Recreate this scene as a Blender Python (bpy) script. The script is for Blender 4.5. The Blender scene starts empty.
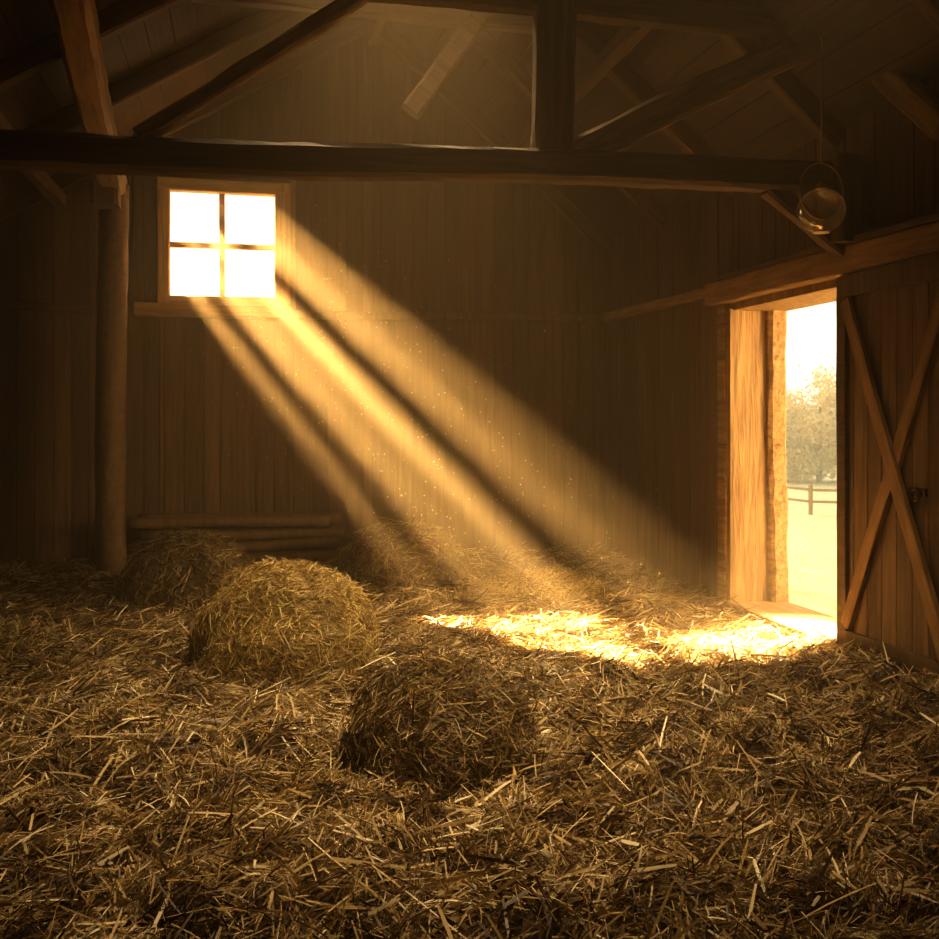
import bpy, math, random
import numpy as np
from mathutils import Vector, Matrix
random.seed(4); rng=np.random.default_rng(7)
scene=bpy.context.scene
XR=4.2; YB=11.25; XL=-4.0; YF=-2.2
AX,AZ=1.4,6.25
def roofz(x): return AZ-(0.88*(x-AX) if x>AX else 0.60*(AX-x))

# ---------------------------------------------------------------- materials
def nt(name):
    m=bpy.data.materials.new(name); m.use_nodes=True
    t=m.node_tree; b=t.nodes['Principled BSDF']; return m,t,b
def wood(name,c1,c2,scale=(9,9,0.7),rough=0.75,bump=0.5,rnd=False,vr=(0.7,1.25)):
    m,t,b=nt(name); N=t.nodes; L=t.links
    tc=N.new('ShaderNodeTexCoord'); mp=N.new('ShaderNodeMapping'); mp.inputs['Scale'].default_value=scale
    L.new(tc.outputs['Object'],mp.inputs['Vector'])
    n1=N.new('ShaderNodeTexNoise'); n1.inputs['Scale'].default_value=2.2; n1.inputs['Detail'].default_value=9; n1.inputs['Roughness'].default_value=0.65
    n1.inputs['Distortion'].default_value=0.6
    vec=mp.outputs['Vector']
    if rnd:
        at=N.new('ShaderNodeAttribute'); at.attribute_name='rnd'
        mul=N.new('ShaderNodeMath'); mul.operation='MULTIPLY'; mul.inputs[1].default_value=40
        L.new(at.outputs['Fac'],mul.inputs[0])
        ad=N.new('ShaderNodeVectorMath'); ad.operation='ADD'
        L.new(vec,ad.inputs[0]); L.new(mul.outputs[0],ad.inputs[1]); vec=ad.outputs[0]
    L.new(vec,n1.inputs['Vector'])
    r=N.new('ShaderNodeValToRGB'); r.color_ramp.elements[0].position=0.32; r.color_ramp.elements[1].position=0.7
    r.color_ramp.elements[0].color=(*c1,1); r.color_ramp.elements[1].color=(*c2,1)
    L.new(n1.outputs['Fac'],r.inputs['Fac'])
    col=r.outputs['Color']
    if rnd:
        hv=N.new('ShaderNodeHueSaturation'); L.new(col,hv.inputs['Color'])
        mr=N.new('ShaderNodeMapRange'); mr.inputs['To Min'].default_value=vr[0]; mr.inputs['To Max'].default_value=vr[1]
        L.new(at.outputs['Fac'],mr.inputs['Value']); L.new(mr.outputs[0],hv.inputs['Value']); col=hv.outputs['Color']
    L.new(col,b.inputs['Base Color']); b.inputs['Roughness'].default_value=rough
    bp=N.new('ShaderNodeBump'); bp.inputs['Strength'].default_value=bump; bp.inputs['Distance'].default_value=0.02
    L.new(n1.outputs['Fac'],bp.inputs['Height']); L.new(bp.outputs[0],b.inputs['Normal'])
    return m
M_wall=wood('wall_boards',(0.052,0.026,0.010),(0.155,0.083,0.033),(9,9,0.6),rnd=True,vr=(0.75,1.2))
M_roof=wood('roof_boards',(0.025,0.014,0.006),(0.075,0.043,0.018),(9,0.6,9),rnd=True)
M_beam=wood('beam_timber',(0.045,0.022,0.009),(0.15,0.083,0.035),(0.7,9,9))
M_log=wood('log_timber',(0.05,0.026,0.010),(0.17,0.094,0.038),(8,8,0.7))
M_trim=wood('trim_timber',(0.15,0.078,0.028),(0.42,0.25,0.10),(0.9,9,9))
M_frame=wood('window_timber',(0.34,0.18,0.06),(0.68,0.42,0.17),(0.9,9,9))
M_trimv=wood('jamb_timber',(0.10,0.052,0.018),(0.46,0.27,0.10),(9,9,0.7),bump=0.9)
M_door=wood('door_boards',(0.070,0.040,0.017),(0.22,0.132,0.060),(9,9,0.7),rnd=True)

def straw_mat(name,cols,transl=0.3):
    m,t,b=nt(name); N=t.nodes; L=t.links
    at=N.new('ShaderNodeAttribute'); at.attribute_name='rnd'
    r=N.new('ShaderNodeValToRGB'); e=r.color_ramp.elements
    while len(e)<len(cols): e.new(0.5)
    for i,c in enumerate(cols):
        e[i].position=i/(len(cols)-1); e[i].color=(*c,1)
    L.new(at.outputs['Fac'],r.inputs['Fac']); L.new(r.outputs['Color'],b.inputs['Base Color'])
    b.inputs['Roughness'].default_value=0.42
    tr=N.new('ShaderNodeBsdfTranslucent'); L.new(r.outputs['Color'],tr.inputs['Color'])
    mx=N.new('ShaderNodeMixShader'); mx.inputs[0].default_value=transl
    L.new(b.outputs[0],mx.inputs[1]); L.new(tr.outputs[0],mx.inputs[2])
    L.new(mx.outputs[0],N['Material Output'].inputs['Surface']); return m
M_straw=straw_mat('straw',[(0.03,0.016,0.006),(0.14,0.083,0.028),(0.37,0.245,0.088),(0.67,0.50,0.23),(0.95,0.83,0.57)],0.15)
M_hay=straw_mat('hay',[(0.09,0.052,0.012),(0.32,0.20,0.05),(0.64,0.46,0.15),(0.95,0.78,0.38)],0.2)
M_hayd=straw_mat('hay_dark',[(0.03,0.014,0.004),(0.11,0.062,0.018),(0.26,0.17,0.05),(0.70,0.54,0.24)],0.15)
def soil(name,c1,c2,sc=14):
    m,t,b=nt(name); N=t.nodes; L=t.links
    tc=N.new('ShaderNodeTexCoord')
    n=N.new('ShaderNodeTexNoise'); n.inputs['Scale'].default_value=sc; n.inputs['Detail'].default_value=8
    L.new(tc.outputs['Object'],n.inputs['Vector'])
    r=N.new('ShaderNodeValToRGB'); r.color_ramp.elements[0].position=0.35; r.color_ramp.elements[1].position=0.68
    r.color_ramp.elements[0].color=(*c1,1); r.color_ramp.elements[1].color=(*c2,1)
    L.new(n.outputs['Fac'],r.inputs['Fac']); L.new(r.outputs['Color'],b.inputs['Base Color'])
    bp=N.new('ShaderNodeBump'); bp.inputs['Distance'].default_value=0.03; L.new(n.outputs['Fac'],bp.inputs['Height']); L.new(bp.outputs[0],b.inputs['Normal'])
    b.inputs['Roughness'].default_value=0.95; return m
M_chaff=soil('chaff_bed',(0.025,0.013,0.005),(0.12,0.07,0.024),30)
M_grass=soil('dry_grass',(0.50,0.44,0.24),(0.72,0.64,0.40),3)
M_leaf=straw_mat('hazed_leaves',[(0.62,0.43,0.17),(0.74,0.53,0.23),(0.86,0.66,0.32)],0.5)  # pale gold ramp puts distance haze into the leaf colour
m,t,b=nt('aged_iron'); b.inputs['Base Color'].default_value=(0.05,0.035,0.025,1); b.inputs['Metallic'].default_value=0.8; b.inputs['Roughness'].default_value=0.45
nn=t.nodes.new('ShaderNodeTexNoise'); nn.inputs['Scale'].default_value=40; t.links.new(nn.outputs['Fac'],b.inputs['Roughness']); M_iron=m
m,t,b=nt('brass'); b.inputs['Base Color'].default_value=(0.55,0.36,0.15,1); b.inputs['Metallic'].default_value=0.7; b.inputs['Roughness'].default_value=0.4; M_brass=m
m,t,b=nt('dust'); b.inputs['Base Color'].default_value=(0.9,0.75,0.5,1); b.inputs['Roughness'].default_value=0.9; M_dust=m
m,t,b=nt('lamp_glass'); N=t.nodes;L=t.links
tb=N.new('ShaderNodeBsdfTransparent'); tb.inputs['Color'].default_value=(0.98,0.95,0.88,1)
gb=N.new('ShaderNodeBsdfGlossy'); gb.inputs['Roughness'].default_value=0.10; gb.inputs['Color'].default_value=(1,0.93,0.8,1)
dd=N.new('ShaderNodeBsdfTranslucent'); dd.inputs['Color'].default_value=(1,0.86,0.60,1)
lw=N.new('ShaderNodeLayerWeight'); lw.inputs['Blend'].default_value=0.35
m1=N.new('ShaderNodeMixShader'); m1.inputs[0].default_value=0.5; L.new(dd.outputs[0],m1.inputs[1]); L.new(gb.outputs[0],m1.inputs[2])
mr=N.new('ShaderNodeMapRange'); mr.inputs['To Min'].default_value=0.14; mr.inputs['To Max'].default_value=1.0; L.new(lw.outputs['Facing'],mr.inputs['Value'])
mx=N.new('ShaderNodeMixShader'); L.new(mr.outputs[0],mx.inputs[0]); L.new(tb.outputs[0],mx.inputs[1]); L.new(m1.outputs[0],mx.inputs[2])
L.new(mx.outputs[0],N['Material Output'].inputs['Surface']); M_glass=m

# ---------------------------------------------------------------- mesh helpers
class MB:
    def __init__(s): s.v=[];s.f=[];s.r=[]
    def hexa(s,c,r=None):
        if r is None: r=random.random()
        o=len(s.v); s.v+= [tuple(p) for p in c]; s.r+=[r]*8
        s.f+=[(o,o+3,o+2,o+1),(o+4,o+5,o+6,o+7),(o,o+1,o+5,o+4),(o+1,o+2,o+6,o+5),(o+2,o+3,o+7,o+6),(o+3,o,o+4,o+7)]
    def box(s,a,b,r=None):
        (x0,y0,z0),(x1,y1,z1)=a,b
        s.hexa([(x0,y0,z0),(x1,y0,z0),(x1,y1,z0),(x0,y1,z0),(x0,y0,z1),(x1,y0,z1),(x1,y1,z1),(x0,y1,z1)],r)
    def obj(s,name,mat,bevel=0,parent=None):
        me=bpy.data.meshes.new(name); me.from_pydata(s.v,[],s.f); me.update()
        a=me.attributes.new('rnd','FLOAT','POINT'); a.data.foreach_set('value',s.r)
        me.materials.append(mat); o=bpy.data.objects.new(name,me); scene.collection.objects.link(o)
        if bevel:
            bv=o.modifiers.new('bevel','BEVEL'); bv.width=bevel; bv.segments=2
        if parent: o.parent=parent
        return o
def empty(name):
    e=bpy.data.objects.new(name,None); scene.collection.objects.link(e); return e
def beam(name,p1,p2,w,h,mat,parent=None,rough=0.006,roundness=0.16,up=None,seg=0.18,n=8):
    p1=Vector(p1);p2=Vector(p2); d=p2-p1; L=d.length; X=d.normalized()
    upv=Vector(up) if up else (Vector((0,0,1)) if abs(X.z)<0.9 else Vector((0,1,0)))
    Y=upv.cross(X).normalized(); Z=X.cross(Y)
    c=min(w,h)*roundness; a=w/2; bb=h/2
    if n==8: prof=[(a,bb-c),(a-c,bb),(-a+c,bb),(-a,bb-c),(-a,-bb+c),(-a+c,-bb),(a-c,-bb),(a,-bb+c)]
    else: prof=[(a*math.cos(2*math.pi*i/n),bb*math.sin(2*math.pi*i/n)) for i in range(n)]
    k=max(2,int(L/seg)); vs=[];fs=[]; ph=[random.uniform(0,6) for _ in range(6)]
    for i in range(k+1):
        x=L*i/k; wy=rough*1.5*math.sin(x*1.3+ph[0]); wz=rough*1.5*math.sin(x*1.7+ph[1])
        for (y,z) in prof: vs.append((x,y+wy+random.uniform(-rough,rough),z+wz+random.uniform(-rough,rough)))
    q=len(prof)
    for i in range(k):
        for j in range(q):
            A=i*q+j;B=i*q+(j+1)%q; fs.append((A,B,B+q,A+q))
    fs.append(tuple(range(q-1,-1,-1))); fs.append(tuple(range(k*q,k*q+q)))
    me=bpy.data.meshes.new(name); me.from_pydata(vs,[],fs); me.materials.append(mat)
    for p in me.polygons: p.use_smooth = (n!=8)
    o=bpy.data.objects.new(name,me); scene.collection.objects.link(o)
    M=Matrix((X,Y,Z)).transposed().to_4x4(); M.translation=p1; o.matrix_world=M
    if parent: o.parent=parent
    return o

# ---------------------------------------------------------------- shell
def cols(a,b,w,breaks):
    e=[a]
    while e[-1]+w*1.3<b: e.append(e[-1]+w*random.uniform(0.85,1.15))
    e.append(b); e=sorted(set(e+breaks)); return [(p,q) for p,q in zip(e[:-1],e[1:]) if q-p>1e-4]
def board_wall(name,axis,pos,outdir,a,b,ztop,holes=[],w=0.19,thick=0.10):
    mb=MB(); br=[h[0] for h in holes]+[h[1] for h in holes]+([AX] if axis=='x' and a<AX<b else [])
    for (p,q) in cols(a,b,w,br):
        mid=(p+q)/2; segs=[(0,None)]
        for h in holes:
            if h[0]<mid<h[1]: segs=[(0,h[2]),(h[3],None)]
        r=random.random(); off=random.uniform(0,0.008)
        for (z0,z1) in segs:
            if z1 is not None and z1-z0<0.01: continue
            for layer in (0,1):
                g=0.005 if layer==0 else 0
                P,Q=p+g,q-g
                t0,t1=((ztop(P),ztop(Q)) if z1 is None else (z1,z1))
                if layer==0: d0,d1=pos-outdir*(0.028-off),pos
                else: d0,d1=pos+outdir*0.0,pos+outdir*thick
                def pt(u,d,z): return (u,d,z) if axis=='x' else (d,u,z)
                mb.hexa([pt(P,d0,z0),pt(Q,d0,z0),pt(Q,d1,z0),pt(P,d1,z0),pt(P,d0,t0),pt(Q,d0,t1),pt(Q,d1,t1),pt(P,d1,t0)],r)
    return mb.obj(name,M_wall)
WIN=(-0.895,0.465,2.95,4.29); DOOR=(6.47,8.065,0.0,2.68)
board_wall('wall_back','x',YB,1,XL,XR,lambda x:roofz(x)+0.05,[WIN])
board_wall('wall_right','y',XR,1,YF,YB+0.1,lambda y:roofz(XR)+0.05,[DOOR])
board_wall('wall_left','y',XL,-1,YF,YB+0.1,lambda y:roofz(XL)+0.05)
board_wall('wall_front','x',YF,-1,XL,XR,lambda x:roofz(x)+0.05)
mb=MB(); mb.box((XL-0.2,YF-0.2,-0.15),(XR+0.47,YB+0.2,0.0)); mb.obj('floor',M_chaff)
mb=MB()
def deck(x0,x1):
    n=int(abs(x1-x0)/0.2)
    for i in range(n):
        a=x0+(x1-x0)*i/n; b=x0+(x1-x0)*(i+1)/n
        if a>b:a,b=b,a
        r=random.random(); o=random.uniform(0,0.006)
        A=a+0.003;B=b-0.003
        for (g,lo,hi) in ((0.003,o,0.03),(0,0.03,0.10)):
            A=a+g;B=b-g; za,zb=roofz(A),roofz(B)
            mb.hexa([(A,YF-0.3,za+lo),(B,YF-0.3,zb+lo),(B,YB+0.35,zb+lo),(A,YB+0.35,za+lo),(A,YF-0.3,za+hi),(B,YF-0.3,zb+hi),(B,YB+0.35,zb+hi),(A,YB+0.35,za+hi)],r)
deck(AX,XR+0.6); deck(AX,XL-0.6); mb.obj('ceiling',M_roof)

rf=empty('roof_rafters')
for i,y in enumerate((11.12,9.5,8.0,6.45,4.9,3.4,1.9,0.4)):
    for s,(xe) in enumerate((XR-0.02,XL+0.02)):
        d=0.10
        beam(f'rafter_{i}_{s}',(AX,y,AZ-d),(xe,y,roofz(xe)-d),0.11,0.17,M_beam,rf,0.004)
beam('ridge',(AX,YF,AZ-0.22),(AX,YB,AZ-0.22),0.12,0.24,M_beam,rf)
for xx in (-1.9,2.9):
    beam('purlin',(xx,YF,roofz(xx)-0.26),(xx,YB,roofz(xx)-0.26),0.12,0.15,M_beam,rf)
tr=empty('roof_truss')
TY=6.23
beam('tie_beam',(XL,TY,3.19),(XR,TY,3.395),0.17,0.205,M_beam,tr,0.006)
beam('collar_beam',(-1.4,TY,4.40),(4.0,TY,4.43),0.16,0.17,M_beam,tr)
beam('king_post',(1.95,TY,3.42),(1.95,TY,5.8),0.26,0.16,M_beam,tr,up=(0,1,0))
beam('strut_right',(2.08,TY,3.42),(3.86,TY,4.34),0.15,0.2,M_trim,tr)
beam('strut_left',(-0.62,TY,3.38),(0.72,TY,4.36),0.12,0.10,M_trim,tr)
beam('end_block',(4.04,TY-0.05,2.92),(4.04,TY-0.05,3.52),0.2,0.22,M_beam,tr,up=(0,1,0))
beam('knee_brace',(3.5,TY,3.3),(4.1,TY,2.86),0.12,0.12,M_beam,tr)
beam('wall_brace',(4.08,6.2,4.33),(4.08,5.2,3.45),0.12,0.17,M_trim,tr)
t2=empty('roof_truss')
beam('strut_a',(1.93,8.0,5.1),(1.30,8.0,4.2),0.14,0.16,M_log,t2)
beam('collar_b',(-0.4,8.0,5.0),(2.9,8.0,5.0),0.12,0.14,M_beam,t2)
beam('strut_c',(2.5,9.5,5.2),(3.7,9.5,4.1),0.12,0.14,M_beam,t2)
pb=empty('timber_post')
beam('post',(-1.31,10.54,0),(-1.29,10.54,4.05),0.29,0.29,M_log,pb,0.008,n=14,up=(0,1,0))
beam('plate_beam',(-1.31,10.9,4.02),(-0.83,3.0,4.50),0.24,0.24,M_trim,pb,0.006)
beam('post_cap',(-1.33,10.3,4.0),(-1.33,10.3,3.78),0.26,0.3,M_beam,pb,up=(0,1,0))

beam('trim_1',(0.55,YB-0.05,2.87),(XR,YB-0.05,2.90),0.06,0.09,M_log)
beam('trim_2',(XL,YB-0.05,2.87),(-1.2,YB-0.05,2.87),0.06,0.09,M_beam)
beam('trim_3',(XR-0.05,YB,2.90),(XR-0.05,8.35,2.88),0.06,0.10,M_trim)
beam('trim_4',(XR-0.05,5.1,2.86),(XR-0.05,YF,2.86),0.06,0.12,M_beam)

# ---------------------------------------------------------------- window
w=empty('window_1'); x0,x1,z0,z1=WIN
fy=YB-0.02
def fr(n,a,b,ww=0.11,hh=0.10,mat=M_frame,up=None): return beam(n,a,b,ww,hh,mat,w,0.002,0.1,up=up)
fr('frame_top',(x0-0.02,fy,z1-0.05),(x1+0.02,fy,z1-0.05),0.12,0.14)
fr('frame_bottom',(x0-0.02,fy,z0+0.04),(x1+0.02,fy,z0+0.04),0.12,0.10)
fr('frame_left',(x0+0.04,fy,z0),(x0+0.04,fy,z1),0.13,0.12,up=(0,1,0))
fr('frame_right',(x1-0.06,fy,z0),(x1-0.06,fy,z1),0.18,0.12,up=(0,1,0))
xm=(x0+x1)/2-0.03;zm=(z0+z1)/2-0.02
fr('muntin_v',(xm,fy+0.02,z0+0.05),(xm,fy+0.02,z1-0.05),0.06,0.05,up=(0,1,0))
fr('muntin_h',(x0+0.05,fy+0.02,zm),(x1-0.05,fy+0.02,zm),0.05,0.06)
fr('sill',(x0-0.25,YB-0.08,z0-0.07),(x1+0.04,YB-0.08,z0-0.07),0.14,0.14,M_trim)
fr('casing_right',(x1+0.05,YB-0.05,z0-0.02),(x1+0.05,YB-0.05,z1+0.05),0.06,0.05,up=(0,1,0),mat=M_trim)
beam('iron_rod',(-1.17,YB-0.06,3.3),(-1.17,YB-0.06,4.45),0.03,0.03,M_iron,None,0.001,n=10,up=(0,1,0))

# ---------------------------------------------------------------- door
d=empty('door_1'); ya,yb_,_,zt=DOOR
def dr(n,a,b,ww,hh,mat,up=None,r=0.003): return beam(n,a,b,ww,hh,mat,d,r,0.1,up=up)
mb=MB(); 
mb.box((XR-0.06,yb_-0.03,0),(XR+0.30,yb_+0.07,zt)); mb.box((XR-0.03,ya-0.12,0),(XR+0.24,ya+0.0,zt)); mb.box((XR-0.03,ya-0.12,zt-0.02),(XR+0.47,yb_+0.07,zt+0.08))
mb.obj('reveal',M_trimv,0.006,d)
beam('jamb_post',(XR+0.38,yb_-0.02,0),(XR+0.38,yb_-0.02,zt),0.17,0.17,M_trimv,d,0.008,up=(0,1,0))
dr('header',(XR-0.08,8.35,2.83),(XR-0.08,5.0,2.80),0.14,0.20,M_trim)
dr('rail_track',(XR-0.12,8.3,2.95),(XR-0.12,5.0,2.92),0.06,0.05,M_beam)
dr('threshold',(XR+0.18,ya-0.15,0.05),(XR+0.18,yb_+0.02,0.05),0.55,0.10,M_trim)
dr('casing_far',(XR-0.05,yb_+0.10,0),(XR-0.05,yb_+0.10,2.75),0.07,0.14,M_trimv,(0,1,0))
mb=MB(); L0,L1=5.02,6.25; LX=XR-0.10
n=8
for i in range(n):
    a=L0+(L1-L0)*i/n; b=L0+(L1-L0)*(i+1)/n
    mb.box((LX-0.04,a+0.003,0.10),(LX,b-0.003,2.70))
mb.obj('leaf_boards',M_door,0.003,d)
xb=LX-0.055
dr('ledge_top',(xb,L0,2.62),(xb,L1,2.62),0.035,0.15,M_door)
dr('ledge_bottom',(xb,L0,0.18),(xb,L1,0.18),0.035,0.15,M_door)
dr('stile_left',(xb,L1-0.05,0.25),(xb,L1-0.05,2.55),0.035,0.10,M_door,(0,1,0))
dr('brace_1',(xb-0.012,L1-0.1,2.52),(xb-0.012,L0+0.12,0.28),0.10,0.035,M_trim,(1,0,0))
dr('brace_2',(xb,L0+0.12,2.52),(xb,L1-0.1,0.28),0.10,0.035,M_trim,(1,0,0))
bpy.ops.mesh.primitive_torus_add(major_radius=0.035,minor_radius=0.010,location=(xb-0.04,5.38,1.24),rotation=(0,math.pi/2,0)); o=bpy.context.object; o.name='latch_ring'; o.data.materials.append(M_iron); o.parent=d
beam('latch_plate',(xb-0.02,5.30,1.26),(xb-0.02,5.46,1.26),0.02,0.05,M_iron,d,0.001)

# ---------------------------------------------------------------- hanging lantern: glass globe in a wire hoop
h=empty('hanging_lantern'); lx,ly,lz=3.71,5.93,3.08
def curve(name,pts,r,mat,cyc=False,parent=None):
    c=bpy.data.curves.new(name,'CURVE'); c.dimensions='3D'; c.bevel_depth=r; c.bevel_resolution=3
    s=c.splines.new('POLY'); s.points.add(len(pts)-1)
    for p,q in zip(s.points,pts): p.co=(*q,1)
    s.use_cyclic_u=cyc; o=bpy.data.objects.new(name,c); scene.collection.objects.link(o); c.materials.append(mat)
    if parent:o.parent=parent
    return o
curve('cord',[(lx+0.02,ly+0.22,4.36),(lx,ly,4.22),(lx,ly,lz+0.31)],0.006,M_brass,parent=h)
curve('hoop',[(lx+0.16*math.cos(a),ly,lz+0.13+0.185*math.sin(a)) for a in np.linspace(0,2*math.pi,48)[:-1]],0.007,M_brass,True,h)
bpy.ops.mesh.primitive_uv_sphere_add(segments=40,ring_count=24,radius=0.155,location=(lx,ly,lz)); g=bpy.context.object; g.scale=(1,1,0.94); g.name='globe'; g.data.materials.append(M_glass); g.parent=h
for p in g.data.polygons:p.use_smooth=True
bpy.ops.mesh.primitive_cone_add(vertices=24,radius1=0.055,radius2=0.03,depth=0.04,location=(lx,ly,lz-0.125)); g=bpy.context.object; g.name='burner'; g.data.materials.append(M_brass); g.parent=h
bpy.ops.mesh.primitive_cone_add(vertices=24,radius1=0.045,radius2=0.025,depth=0.05,location=(lx,ly,lz+0.165)); g=bpy.context.object; g.name='collar'; g.data.materials.append(M_brass); g.parent=h

# ---------------------------------------------------------------- terrain + straw
def waves(seed,scale,n=22):
    r=np.random.default_rng(seed); th=r.uniform(0,2*np.pi,n); k=2*np.pi/scale*r.uniform(0.6,1.6,n); ph=r.uniform(0,2*np.pi,n)
    def f(x,y):
        s=0
        for a,b,c in zip(th,k,ph): s=s+np.sin(b*(np.cos(a)*x+np.sin(a)*y)+c)
        return s/math.sqrt(n/2)
    return f
w1=waves(1,1.6);w2=waves(2,0.55);w3=waves(3,0.22);wd=waves(5,0.9)
def H(x,y):
    near=np.clip((9.5-y)/5,0.25,1)
    h=0.07+near*(0.022*w1(x,y)+0.042*np.abs(w2(x,y))+0.026*w3(x,y))
    edge=np.clip((XR-0.02-x)/0.9,0.0,1)
    dz=np.exp(-(((y-7.3)/1.0)**2)) *(1-edge)
    h=h*(1-0.75*dz)
    for (a,b,c) in ((0.26,6.35,0.8),(0.91,4.2,0.6),(2.7,7.2,1.0),(1.1,5.6,0.75)):
        h=h*(1-0.65*np.exp(-((x-a)**2+(y-b)**2)/c**2))
    h=h+0.10*np.exp(-((y-YB)/0.9)**2)
    return np.maximum(h,0.02)
gx=np.linspace(XL,XR,230); gy=np.linspace(0.5,YB,300)
X,Y=np.meshgrid(gx,gy); Z=H(X,Y)-0.015
V=np.stack([X.ravel(),Y.ravel(),Z.ravel()],1)
idx=np.arange(len(gx)*len(gy)).reshape(len(gy),len(gx))
F=np.stack([idx[:-1,:-1].ravel(),idx[:-1,1:].ravel(),idx[1:,1:].ravel(),idx[1:,:-1].ravel()],1)
def npmesh(name,V,F,rnd,mat,parent=None,smooth=False):
    me=bpy.data.meshes.new(name); me.vertices.add(len(V)); me.vertices.foreach_set('co',V.astype(np.float32).ravel())
    k=F.shape[1]; me.loops.add(F.size); me.loops.foreach_set('vertex_index',F.astype(np.int32).ravel())
    me.polygons.add(len(F)); me.polygons.foreach_set('loop_start',np.arange(0,F.size,k,dtype=np.int32))
    me.update(calc_edges=True)
    if rnd is not None:
        a=me.attributes.new('rnd','FLOAT','POINT'); a.data.foreach_set('value',rnd.astype(np.float32))
    if smooth: me.polygons.foreach_set('use_smooth',np.ones(len(F),dtype=bool))
    me.materials.append(mat); o=bpy.data.objects.new(name,me); scene.collection.objects.link(o)
    if parent:o.parent=parent
    return o
def norm(a): return a/np.maximum(np.linalg.norm(a,axis=1,keepdims=True),1e-9)
def ribbons(P,D,N,L,W,bend,seg=3,twist=0.9):
    n=len(P); D=norm(D); S0=norm(np.cross(D,N)+1e-6); 
    a=rng.normal(0,twist,n)[:,None]; up=norm(np.cross(S0,D)); S=S0*np.cos(a)+up*np.sin(a)
    lat=rng.normal(0,0.5,n)[:,None]*bend[:,None]
    vs=[]
    for i in range(seg+1):
        s=i/seg-0.5; c=P+D*(s*L)[:,None]+up*((0.25-s*s)*bend)[:,None]+S0*((0.25-s*s)*lat)
        ww=(W*0.5*(1-0.35*abs(2*s)))[:,None]
        vs+= [c-S*ww,c+S*ww]
    V=np.stack(vs,1).reshape(-1,3); m=2*(seg+1); base=(np.arange(n)*m)[:,None,None]
    q=np.array([[2*i,2*i+1,2*i+3,2*i+2] for i in range(seg)])[None]
    return V,(base+q).reshape(-1,4),m
st=empty('straw_litter')
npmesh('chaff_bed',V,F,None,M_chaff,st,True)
def scatter(name,n,ylo,yhi,L,W,lift,mat=M_straw,rb=0.25,thick=0.045,tone0=0.0,spread=1.0):
    y=rng.uniform(ylo,yhi,n); cx=0.2245*y; half=0.56*y+0.7
    x=cx+rng.uniform(-1,1,n)*half; k=(x>XL+0.25)&(x<XR-0.08); x=x[k];y=y[k]; n=len(x)
    z=H(x,y); e=0.03; gxn=(H(x+e,y)-H(x-e,y))/(2*e); gyn=(H(x,y+e)-H(x,y-e))/(2*e)
    Nn=norm(np.stack([-gxn,-gyn,np.ones(n)],1))
    ang=wd(x,y)*1.3+rng.normal(0,spread,n)+0.3
    T=np.stack([np.cos(ang),np.sin(ang),np.zeros(n)],1); T=norm(T-Nn*np.sum(T*Nn,1)[:,None])
    tilt=np.abs(rng.normal(0,lift,n)); D=T*np.cos(tilt)[:,None]+Nn*np.sin(tilt)[:,None]
    Ls=L*rng.lognormal(0,0.45,n); Ls=np.clip(Ls,0.02,L*2.0); Ws=W*rng.uniform(0.5,1.5,n)
    P=np.stack([x,y,z],1)+Nn*(rng.uniform(-0.005,thick,n)+0.42*np.sin(tilt)*Ls)[:,None]
    V,F,m=ribbons(P,D,Nn,Ls,Ws,rng.normal(0.05,rb,n)*Ls)
    V[:,2]=np.maximum(V[:,2],0.004); V[:,0]=np.clip(V[:,0],XL+0.035,XR-0.035); V[:,1]=np.minimum(V[:,1],YB-0.035)
    tone=np.clip(rng.beta(1.4,2.1,n)*0.98+0.08*w2(x,y)+tone0,0,1)
    npmesh(name,V,F,np.repeat(tone,m),mat,st)
scatter('straw_near',90000,2.0,4.6,0.085,0.0048,0.30,rb=0.15)
scatter('straw_mid',85000,4.4,7.4,0.10,0.0062,0.22,rb=0.15)
scatter('straw_far',60000,7.2,11.2,0.14,0.009,0.2,rb=0.15)
scatter('straw_long',10000,2.2,6.5,0.15,0.0095,0.25,rb=0.08,thick=0.06,tone0=0.14)
scatter('straw_chips',16000,2.2,6.5,0.05,0.012,0.4,rb=0.05,thick=0.06)

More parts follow.
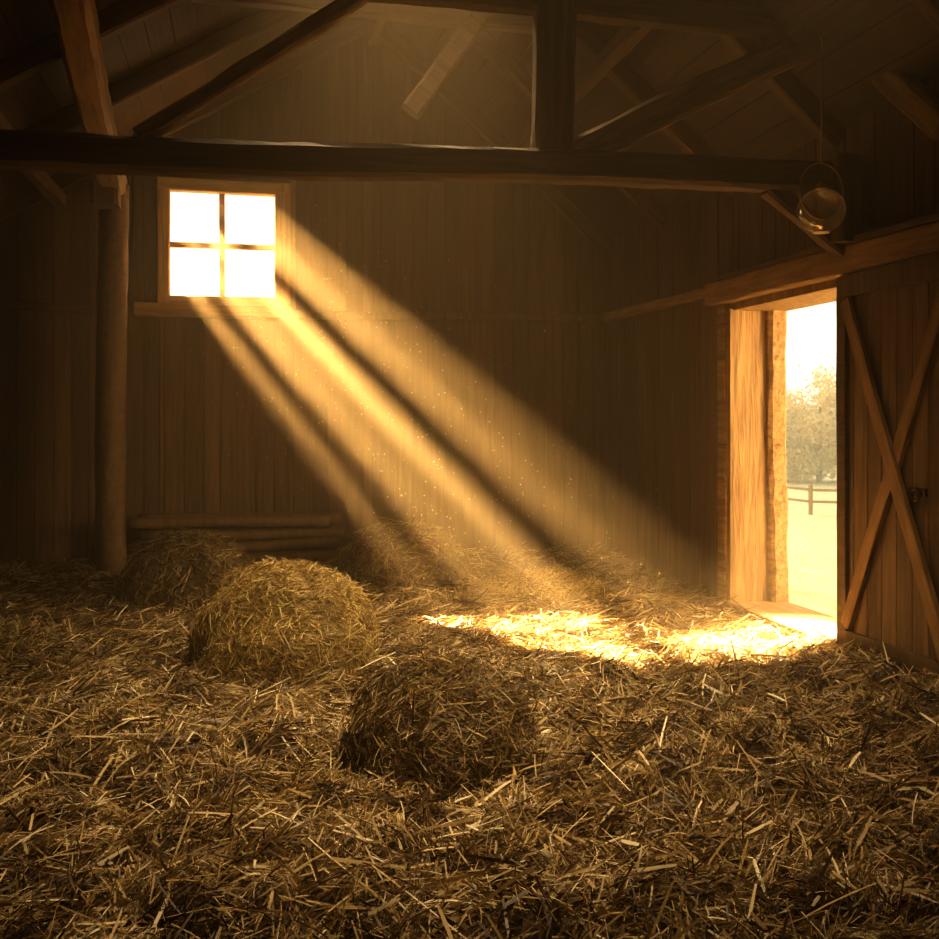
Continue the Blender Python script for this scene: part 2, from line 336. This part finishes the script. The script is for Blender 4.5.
def mound(name,cx,cy,R,Hh,p,n,mat,L=0.13,W=0.006,ell=1.0,spike=0.35,zb=0.03):
    e=empty(name); ns=waves(int(cx*100+cy*10)%997,1.1,14)
    def surf(t,th):
        k=1+0.035*ns(th*0.6+np.cos(th),t*1.5+np.sin(th))
        r=R*np.cos(t)**(2/p)*k; z=Hh*np.sin(t)**(2/p)*(0.5+0.5*k)
        return np.stack([cx+r*np.cos(th),cy+ell*r*np.sin(th),z+zb],-1)
    T,TH=np.meshgrid(np.linspace(0.0,np.pi/2,26),np.linspace(0,2*np.pi,61)[:-1],indexing='ij')
    V=surf(np.clip(T,1e-3,np.pi/2-1e-3),TH)*1.0
    c=np.array([cx,cy,0]); V=(V-c)*np.array([0.96,0.96,0.96])+c
    ii=np.arange(26*60).reshape(26,60); nx=np.roll(ii,-1,1)
    F=np.stack([ii[:-1].ravel(),nx[:-1].ravel(),nx[1:].ravel(),ii[1:].ravel()],1)
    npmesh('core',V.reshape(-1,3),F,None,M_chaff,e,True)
    t=np.arcsin(rng.uniform(0,0.999,n)); th=rng.uniform(0,2*np.pi,n)
    d=1e-3; tt=np.clip(t,0.02,np.pi/2-0.02)
    P=surf(tt,th); A=surf(tt+d,th)-P; B=surf(tt,th+d)-P; Nn=norm(np.cross(B,A)); 
    flip=np.sign(np.sum(Nn*(P-np.array([cx,cy,-0.2])),1)); Nn=Nn*flip[:,None]
    T1=norm(B); T2=norm(np.cross(Nn,T1)); T2=T2*np.where(T2[:,2:]>0,-1,1)
    an=rng.normal(0.35,1.0,n); T=T1*np.cos(an)[:,None]+T2*np.sin(an)[:,None]
    ti=np.abs(rng.normal(0,spike,n)); D=T*np.cos(ti)[:,None]+Nn*np.sin(ti)[:,None]
    Ls=L*rng.lognormal(0,0.35,n); 
    P=P+Nn*(rng.uniform(-0.02,0.02,n)+0.35*np.sin(ti)*Ls)[:,None]
    V,F,m=ribbons(P,D,Nn,Ls,W*rng.uniform(0.5,1.5,n),rng.normal(0.1,0.2,n)*Ls)
    V[:,2]=np.maximum(V[:,2],0.01)
    npmesh('straws',V,F,np.repeat(rng.beta(1.6,1.8,n),m),mat,e)
    return e
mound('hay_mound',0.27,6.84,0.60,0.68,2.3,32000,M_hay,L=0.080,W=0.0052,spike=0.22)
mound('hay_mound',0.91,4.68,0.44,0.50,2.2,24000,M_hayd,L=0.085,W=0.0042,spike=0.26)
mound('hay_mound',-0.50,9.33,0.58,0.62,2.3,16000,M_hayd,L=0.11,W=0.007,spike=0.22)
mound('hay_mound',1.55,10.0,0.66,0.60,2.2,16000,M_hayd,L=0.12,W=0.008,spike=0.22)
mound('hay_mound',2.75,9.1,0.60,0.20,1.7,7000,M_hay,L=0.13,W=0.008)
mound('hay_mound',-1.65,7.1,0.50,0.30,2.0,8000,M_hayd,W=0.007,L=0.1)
sp=empty('stacked_poles')
for r in range(5):
    for c in range(3):
        a=-1.15+random.uniform(-0.08,0.12); b=1.0+random.uniform(-0.3,0.15)
        beam('pole',(a,10.72+0.15*c+0.04*(r%2),0.12+0.13*r+random.uniform(-.01,.01)),(b,10.74+0.15*c,0.12+0.13*r+random.uniform(-.02,.02)),0.125,0.115,M_log,sp,0.007,n=10)

# ---------------------------------------------------------------- outside
def GZ(dist): return -2.0*np.clip((dist-1.0)/16.5,0,1)
gx=np.concatenate([np.linspace(XR+0.46,24,40),np.linspace(25,160,50)]); gy=np.linspace(-60,160,120)
X,Y=np.meshgrid(gx,gy); Z=GZ(X-XR)*1.0-0.02
idx=np.arange(X.size).reshape(X.shape); F=np.stack([idx[:-1,:-1].ravel(),idx[:-1,1:].ravel(),idx[1:,1:].ravel(),idx[1:,:-1].ravel()],1)
npmesh('ground_outside',np.stack([X.ravel(),Y.ravel(),Z.ravel()],1),F,None,M_grass,None,True)
fe=empty('rail_fence')
fd=Vector((0.90,-0.43,0)); fc=Vector((21.5,35.1,0))
for i in range(-8,9):
    p=fc+fd*(i*2.4); z=float(GZ(p.x-XR)); 
    beam('fence_post',(p.x,p.y,z-0.1),(p.x,p.y,z+1.15),0.14,0.14,M_trim,fe,0.003,up=(0,1,0))
    if i<8:
        q=fc+fd*((i+1)*2.4); zq=float(GZ(q.x-XR))
        for hh in (0.5,0.95): beam('fence_rail',(p.x,p.y,z+hh),(q.x,q.y,zq+hh),0.06,0.10,M_trim,fe,0.003)
def tree(x,y,z,s,sh=1.0):
    e=empty('tree'); beam('trunk',(x,y,z),(x+0.1,y,z+2.6*s),0.3*s,0.3*s,M_log,e,0.01,n=10,up=(0,1,0))
    for k in range(6):
        a=k*1.05; beam('branch',(x,y,z+(1.5+0.2*k)*s),(x+1.5*s*math.cos(a),y+1.5*s*math.sin(a),z+(3.2+0.25*k)*s),0.1*s,0.1*s,M_log,e,0.01,n=8)
    C=rng.normal(0,1,(44,3)); C=norm(C)*rng.uniform(0.2,1,(44,1))**0.6*np.array([2.9,2.9,2.9])*s+np.array([x,y,z+2.9*s])
    n=8000; ci=rng.integers(0,44,n); P=C[ci]+rng.normal(0,0.45*s,(n,3)); D=rng.normal(0,1,(n,3)); Nn=norm(rng.normal(0,1,(n,3)))
    P[:,2]=np.maximum(P[:,2],z+0.1)
    V,F,m=ribbons(P,D,Nn,np.full(n,0.24),np.full(n,0.17),np.zeros(n),seg=1)
    npmesh('foliage',V,F,np.repeat(rng.uniform(0,1,n),m),M_leaf,e)
base=Vector((33.4,53.8,0)); 
for i in range(-5,6):
    p=base+fd*(i*2.4)+Vector((random.uniform(-0.4,0.4),random.uniform(-1,2),0)); tree(p.x,p.y,-2.1,(1.08,0.98,0.84,0.88,0.8,0.92)[abs(i)])
m=bpy.data.materials.new('field_mist'); m.use_nodes=True; N=m.node_tree.nodes; N.clear()
out=N.new('ShaderNodeOutputMaterial'); vs=N.new('ShaderNodeVolumeScatter'); vs.inputs['Density'].default_value=0.015; vs.inputs['Color'].default_value=(1,0.90,0.66,1)
m.node_tree.links.new(vs.outputs[0],out.inputs['Volume'])
mb=MB(); mb.box((9,22,-2.2),(62,60,11)); mb.obj('field_mist',m)

# unseen slatted frame behind the barn, added to split the window light into rays
S=Vector((2.8,-4.2,-3.5)); wc=Vector((-0.215,YB,3.62))
gobo=empty('slatted_gobo'); off=-S*0.72
aw=Vector((0.714,0,0.70)); al=Vector((0.70,0,-0.714)); k=0.70
c0=wc+off
for q0,q1 in ((-1.5,-0.67),(-0.54,-0.40),(-0.19,-0.15),(0.05,0.21),(0.46,0.50),(0.88,1.4)):
    c=c0+aw*(k*(q0+q1)/2); 
    beam('slat',c-al*1.25,c+al*1.25,(q1-q0)*k,0.04,M_trim,gobo,0.002,0.1,up=(0,1,0))
for sx in (-1.7,3.6):
    beam('gobo_post',(c0.x+sx,c0.y+0.08,0),(c0.x+sx,c0.y+0.08,c0.z+1.6),0.14,0.14,M_trim,gobo,up=(0,1,0))
for sz in (-0.95,1.5): beam('gobo_rail',(c0.x-1.8,c0.y+0.08,c0.z+sz),(c0.x+3.7,c0.y+0.08,c0.z+sz),0.08,0.1,M_trim,gobo)

# ---------------------------------------------------------------- dusty air
m=bpy.data.materials.new('dusty_air'); m.use_nodes=True; N=m.node_tree.nodes; N.clear()
out=N.new('ShaderNodeOutputMaterial'); vs=N.new('ShaderNodeVolumeScatter'); vs.inputs['Density'].default_value=0.025; vs.inputs['Anisotropy'].default_value=0.55; vs.inputs['Color'].default_value=(1,0.77,0.46,1)
m.node_tree.links.new(vs.outputs[0],out.inputs['Volume'])
mb=MB(); 
A=[(XL,0.8,0.0),(XR,0.8,0.0),(XR,0.8,roofz(XR)),(AX,0.8,AZ),(XL,0.8,roofz(XL))]
B=[(a,YB+0.0,c) for a,_,c in A]
mb.v=A+B; mb.r=[0]*10; mb.f=[(0,1,2,3,4),(9,8,7,6,5)]+[(i,i+5,(i+1)%5+5,(i+1)%5) for i in range(5)]
mb.obj('dusty_air',m)
n=800; tt=rng.uniform(0.05,0.95,n); P=np.array([-0.2,11.2,3.6])+tt[:,None]*np.array([2.8,-4.2,-3.5])+rng.normal(0,0.6,(n,3))*np.array([1,0.6,0.8])
P=P[(P[:,2]>0.3)&(P[:,0]<4.0)&(P[:,1]<11.1)]; n=len(P)
oc=np.array([[1,0,0],[0,1,0],[-1,0,0],[0,-1,0],[0,0,1],[0,0,-1]],float); of=np.array([[0,1,4],[1,2,4],[2,3,4],[3,0,4],[1,0,5],[2,1,5],[3,2,5],[0,3,5]])
V=(P[:,None,:]+oc[None]*rng.uniform(0.002,0.006,n)[:,None,None]).reshape(-1,3); F=(of[None]+(np.arange(n)*6)[:,None,None]).reshape(-1,3)
npmesh('dust_motes',V,F,None,M_dust)

# ---------------------------------------------------------------- light
wd_=bpy.data.worlds.new('sky'); scene.world=wd_; wd_.use_nodes=True
bg=wd_.node_tree.nodes['Background']; bg.inputs['Color'].default_value=(1.0,0.87,0.54,1); bg.inputs['Strength'].default_value=2.1
def lamp(name,typ,loc,target,energy,color,**k):
    l=bpy.data.lights.new(name,typ); l.energy=energy; l.color=color
    for a,b in k.items(): setattr(l,a,b)
    o=bpy.data.objects.new(name,l); scene.collection.objects.link(o); o.location=loc
    o.rotation_euler=(Vector(target)-Vector(loc)).to_track_quat('-Z','Y').to_euler(); return o
lamp('sun','SUN',(-10,25,14),(-10+2.8,25-4.2,14-3.5),2.5,(1,0.80,0.50),angle=math.radians(0.8))
sl=wc-S*2.4
lamp('window_sunlight','SPOT',sl,wc,1700000,(1,0.62,0.25),spot_size=math.radians(14),spot_blend=0.3,shadow_soft_size=0.14)
lamp('door_patch_spot','SPOT',(8.3,9.8,6.2),(3.80,6.66,0.0),110000,(1,0.66,0.30),spot_size=math.radians(9.5),spot_blend=0.6,shadow_soft_size=0.2)  # added spot from a second direction, makes the bright floor patch by the door
lamp('window_skylight','AREA',(-0.6,YB+1.2,4.3),(1.2,6,0.3),45,(1,0.66,0.34),shape='RECTANGLE',size=2.2,size_y=2.0)
lamp('door_jamb_fill','AREA',(XR+2.2,6.0,2.0),(4.1,7.9,1.2),340,(1,0.60,0.25),shape='RECTANGLE',size=1.6,size_y=2.0)  # added lamp outside the doorway, out of sight, aimed to brighten the far jamb
lamp('overhead_fill','AREA',(1.1,7.4,5.5),(1.1,6.2,0.0),62,(1,0.70,0.36),shape='RECTANGLE',size=1.6,size_y=0.8,spread=math.radians(75))  # unseen fill added under the ridge to light mound tops; roof has no opening
lamp('foreground_fill','AREA',(1.5,2.9,3.9),(0.9,5.2,0.1),64,(1,0.72,0.40),shape='RECTANGLE',size=2.6,size_y=0.6,spread=math.radians(90))  # added out-of-view fill that lifts the foreground straw

# ---------------------------------------------------------------- camera
c=bpy.data.cameras.new('camera'); co=bpy.data.objects.new('camera',c); scene.collection.objects.link(co)
co.location=(0,0,1.7); co.rotation_euler=(math.radians(90),0,-math.atan(0.2245))
c.sensor_width=36; c.lens=1000/939*36; c.shift_y=-49.5/939; c.clip_end=500; scene.camera=co
scene.view_settings.view_transform='Standard'
try: scene.view_settings.look='Medium High Contrast'
except Exception as ex: print('look',ex)
